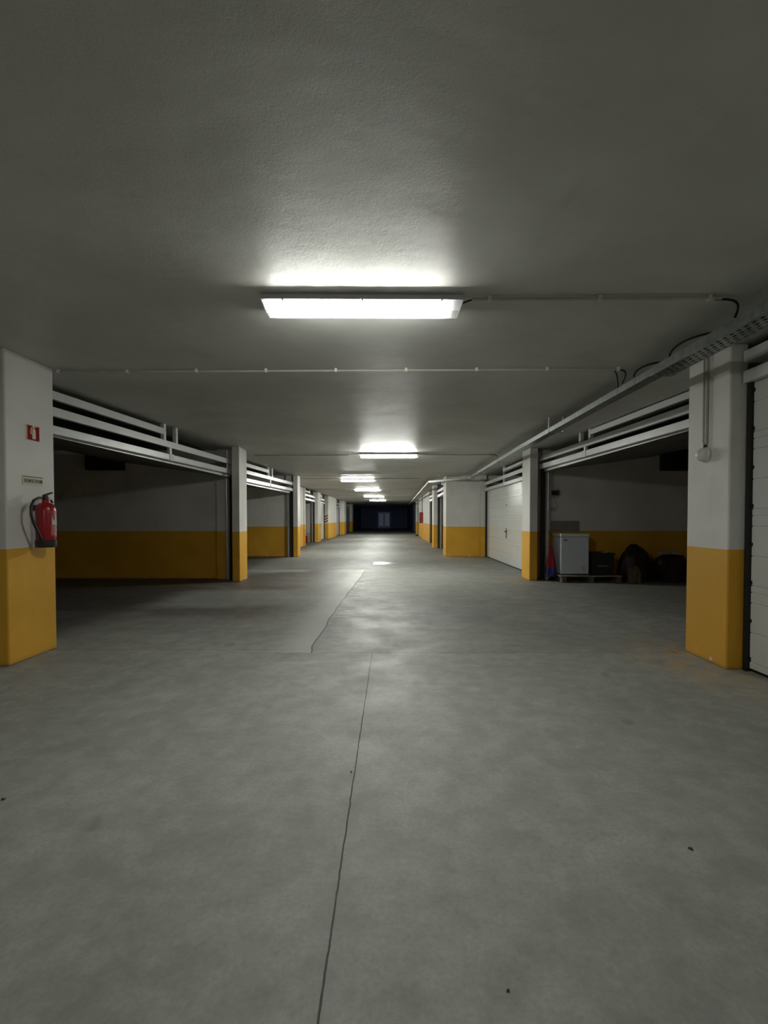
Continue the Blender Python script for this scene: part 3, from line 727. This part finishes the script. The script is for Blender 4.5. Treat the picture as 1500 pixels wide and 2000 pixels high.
# stored goods
t = thing('storage_crate', (4.25, 9.4, 0.136), 'black plastic crate on the pallet right of the freezer', 'crate')
m = MB(); x0, x1, y0, y1, z0, z1 = 3.96, 4.38, 9.2, 9.68, 0.136, 0.57
m.box(x0, x1, y0, y0 + .02, z0, z1); m.box(x0, x1, y1 - .02, y1, z0, z1); m.box(x0, x0 + .02, y0 + .02, y1 - .02, z0, z1); m.box(x1 - .02, x1, y0 + .02, y1 - .02, z0, z1); m.box(x0 + .02, x1 - .02, y0 + .02, y1 - .02, z0, z0 + .02)
m.build('body', CRATE, t)
m = MB(); m.box(x0 - .015, x1 + .015, y0 - .015, y0, z1 - .05, z1); m.box(x0 - .015, x1 + .015, y1, y1 + .015, z1 - .05, z1); m.box(x0 - .015, x0, y0, y1, z1 - .05, z1); m.box(x1, x1 + .015, y0, y1, z1 - .05, z1)
m.build('rim', CRATE, t)
MB().box(x0 + .02, x1 - .02, y0 + .02, y1 - .02, z1 - .02, z1 - .005).build('lid', CRATE, t)
m = MB(); m.box(4.06, 4.26, y0 - .004, y0, .30, .335); m.build('marking', DUCTM2, t)
def heap(name, cx, cy, z0, rx, ry, h, mat, seed, n=36, rows=14, p=2.2, amp=0.12):
    rnd = random.Random(seed); ph = [rnd.uniform(0, 6.3) for _ in range(8)]
    m = MB(); vs = []
    for j in range(rows + 1):
        s = j / rows * PI / 2
        for k in range(n):
            a = 2 * PI * k / n
            e = 1 + amp * math.sin(3 * a + ph[0] + 2 * s) + amp * .6 * math.sin(7 * a + ph[1] - 3 * s) + amp * .4 * math.sin(11 * a + ph[2])
            cr = abs(math.cos(s)) ** (2 / p * 1.0); x = cx + rx * e * cr * math.copysign(abs(math.cos(a)) ** .8, math.cos(a)); y = cy + ry * e * cr * math.copysign(abs(math.sin(a)) ** .8, math.sin(a))
            z = z0 + h * math.sin(s) ** .8 * (1 + amp * .5 * math.sin(2 * a + ph[3]) * math.cos(s))
            vs.append((x, y, max(z0, z)))
    fs = []
    for j in range(rows):
        for k in range(n):
            a = j * n + k; b = j * n + (k + 1) % n; fs.append((a, b, b + n, a + n))
    fs += [tuple(range(n))[::-1], tuple(range(rows * n, (rows + 1) * n))]
    m.add(vs, fs); o = m.build(name, mat, None, smooth=True)
    tx = bpy.data.textures.new(name + '_folds', 'CLOUDS'); tx.noise_scale = rx * 0.6
    md = o.modifiers.new('folds', 'DISPLACE'); md.texture = tx; md.strength = min(rx, h) * 0.28; md.mid_level = 0.6; md.texture_coords = 'LOCAL'
    return o
o = heap('covered_heap', 4.90, 9.45, 0, 0.32, 0.24, 0.74, TARP, 3, p=1.7, amp=0.10); tag(o, 'dark red cover draped over the tall middle hump of stored goods', 'covered goods')
o = heap('covered_heap', 5.62, 9.45, 0, 0.33, 0.28, 0.53, TARP, 8, p=4.5, amp=0.10); tag(o, 'low dark cover at the right end of the stored goods', 'covered goods')
o = heap('bag', 5.45, 9.36, 0.545, 0.12, 0.08, 0.08, BAGW, 5); tag(o, 'crumpled pale bag on the low dark cover, the larger one', 'bag')
o = heap('bag', 5.68, 9.36, 0.545, 0.055, 0.06, 0.09, BAGW, 6); tag(o, 'small pale bag at the far right end of the low dark cover', 'bag')
o = heap('sack', 4.70, 9.04, 0.0, 0.12, 0.09, 0.34, SACK, 9, p=4); tag(o, 'brown sack standing in front of the tall dark red cover', 'sack')
o = heap('rag', 4.26, 9.35, 0.567, 0.06, 0.05, 0.045, BAGW, 11); tag(o, 'small pale rag on top of the black crate', 'rag')

# ventilation boxes at the back of both open garages
for x0, x1, lb in ((-6.22, -5.50, 'dark ventilation box high on the back wall of the left garage'), (5.62, 6.3, 'dark ventilation box high on the wall of the freezer garage')):
    t = thing('ventilation_box', ((x0 + x1) / 2, 9.5, 2.25), lb, 'ventilation box')
    MB().box(x0, x1, 9.62, 9.80 if x0 < 0 else 9.85, 2.24, CZ).build('case', DUCTM, t)
    m = MB()
    for k in range(6): m.box(x0 + .05, x1 - .05, 9.608, 9.62, 2.28 + k * .055, 2.31 + k * .055)
    m.build('grille', DUCTM, t)

# ---------------------------------------------------------------- drain cover
t = thing('drain_cover', (-0.11, 13.1, 0), 'flat shiny metal drain cover in the middle of the floor', 'drain cover')
MB().box(-0.42, -0.12, 12.78, 13.42, 0.0, 0.007).build('bright_plate', COVER, t, bevel=0.002)
MB().box(-0.10, 0.20, 12.78, 13.42, 0.0, 0.006).build('dull_plate', GALV, t, bevel=0.002)
m = MB(); m.box(-0.46, 0.24, 12.74, 12.78, 0, 0.004); m.box(-0.46, 0.24, 13.42, 13.46, 0, 0.004); m.box(-0.46, -0.42, 12.78, 13.42, 0, 0.004); m.box(0.20, 0.24, 12.78, 13.42, 0, 0.004)
m.build('frame', GALV, t)

# ---------------------------------------------------------------- far objects
t = thing('hose_cabinet', (1.95, 29.3, 1.0), 'red fire hose cabinet on the far right wall', 'fire hose cabinet')
MB().box(1.83, 2.07, 29.0, 29.62, 0.98, 1.65).build('case', RED, t, bevel=0.01)
MB().box(1.822, 1.83, 29.04, 29.58, 1.02, 1.61).build('door', RED, t)
MB().box(1.814, 1.822, 29.10, 29.14, 1.28, 1.36).build('handle', BLACKP, t)
o = MB().tube([(1.98, 29.2, 1.65), (1.98, 29.2, CZ)], 0.022, 10).build('pipe', plain('dark_pipe', (0.06, 0.045, 0.04), 0.5), None, smooth=True); tag(o, 'dark vertical pipe above the red hose cabinet', 'pipe')
o = heap('wheel_chock', 1.95, 34.0, 0, 0.13, 0.12, 0.09, BLACK, 4); tag(o, 'small black lump on the floor by the far right wall', 'wheel chock')
t = thing('hazard_plate', (-3.9, 28.74, 1.0), 'small striped red and white warning plate on the far left pillar', 'sign')
MB().box(-4.02, -3.80, 28.782, 28.798, 0.95, 1.45).build('board', SIGNW, t)
m = MB()
for k in range(3): m.prism([(-4.02, 1.0 + k * .16), (-3.80, 1.10 + k * .16), (-3.80, 1.17 + k * .16), (-4.02, 1.07 + k * .16)], lambda u, v, q: (u, 28.779 + q, v), 0, 0.003)
m.build('stripes', SIGNR, t)
# inside the far left open garage
t = thing('leaning_board', (-4.35, 24.6, 0), 'pale upright board inside the open black far left garage', 'board')
MB().box(-4.5, -4.24, 24.9, 24.96, 0.5, 2.05).build('panel', GREYP, t); MB().box(-4.5, -4.24, 24.9, 24.96, 0.0, 0.5).build('foot', WOOD, t)
o = MB().box(-4.5, -4.3, 24.3, 24.6, 0.0, 0.36).build('box', RED, None, bevel=0.01); tag(o, 'small red box on the floor of the far left garage', 'box')
o = MB().box(-4.75, -4.56, 24.3, 24.55, 0.0, 0.45).build('box', GREYP, None, bevel=0.01); tag(o, 'grey box beside the small red box in the far left garage', 'box')

# double door in the far end wall
d = MB().box(-1.62, 0.02, YE - 0.06, YE, 0, 2.15).build('door_1', DOORD); d['kind'] = 'structure'
m = MB(); m.box(-0.86, -0.72, YE - 0.075, YE - 0.06, 0.1, 2.05); m.box(-1.62, -1.56, YE - 0.075, YE - 0.06, 0, 2.15); m.box(-0.04, 0.02, YE - 0.075, YE - 0.06, 0, 2.15); m.box(-1.56, -0.04, YE - .075, YE - .06, 2.09, 2.15)
o = m.build('door_frame', GREYD, d)
GL = emission('added_blue_glow', (0.25, 0.4, 1.0), 0.035)  # added glow that tints the dark end blue, no lit room behind
MB().box(-1.46, -0.90, YE - 0.07, YE - 0.06, 0.3, 1.95).build('glow_pane', GL, d)
MB().box(-0.68, -0.12, YE - 0.07, YE - 0.06, 0.3, 1.95).build('glow_pane', GL, d)

# ---------------------------------------------------------------- bits on the floor
def leaf(x, y, s, seed, label):
    rnd = random.Random(seed); m = MB(); n = 9
    pts = [(x + s * rnd.uniform(.5, 1) * math.cos(2 * PI * k / n), y + s * rnd.uniform(.5, 1) * math.sin(2 * PI * k / n)) for k in range(n)]
    vs = [(a, b, 0.001 + rnd.uniform(0, s * .6)) for a, b in pts]
    vs += [(x, y, 0.001 + s * .35)] + [(a, b, max(0.0002, z - 0.001)) for (a, b), (_, _, z) in zip(pts, vs)]
    fs = [(k, (k + 1) % n, n) for k in range(n)] + [((k + 1) % n + n + 1, k + n + 1, n) for k in range(n)]
    m.add(vs, fs); o = m.build('dry_leaf', LEAFY); tag(o, label, 'leaf')
leaf(1.128, 1.743, 0.012, 1, 'tiny dark leaf scrap lying right on the near floor')
leaf(-1.71, 2.057, 0.012, 2, 'tiny dark scrap on the floor at the left edge')
leaf(0.31, 1.21, 0.006, 3, 'small dark crumb on the floor near the bottom of the view')
leaf(-0.19, 2.28, 0.007, 4, 'small dark crumb just left of the long floor joint')
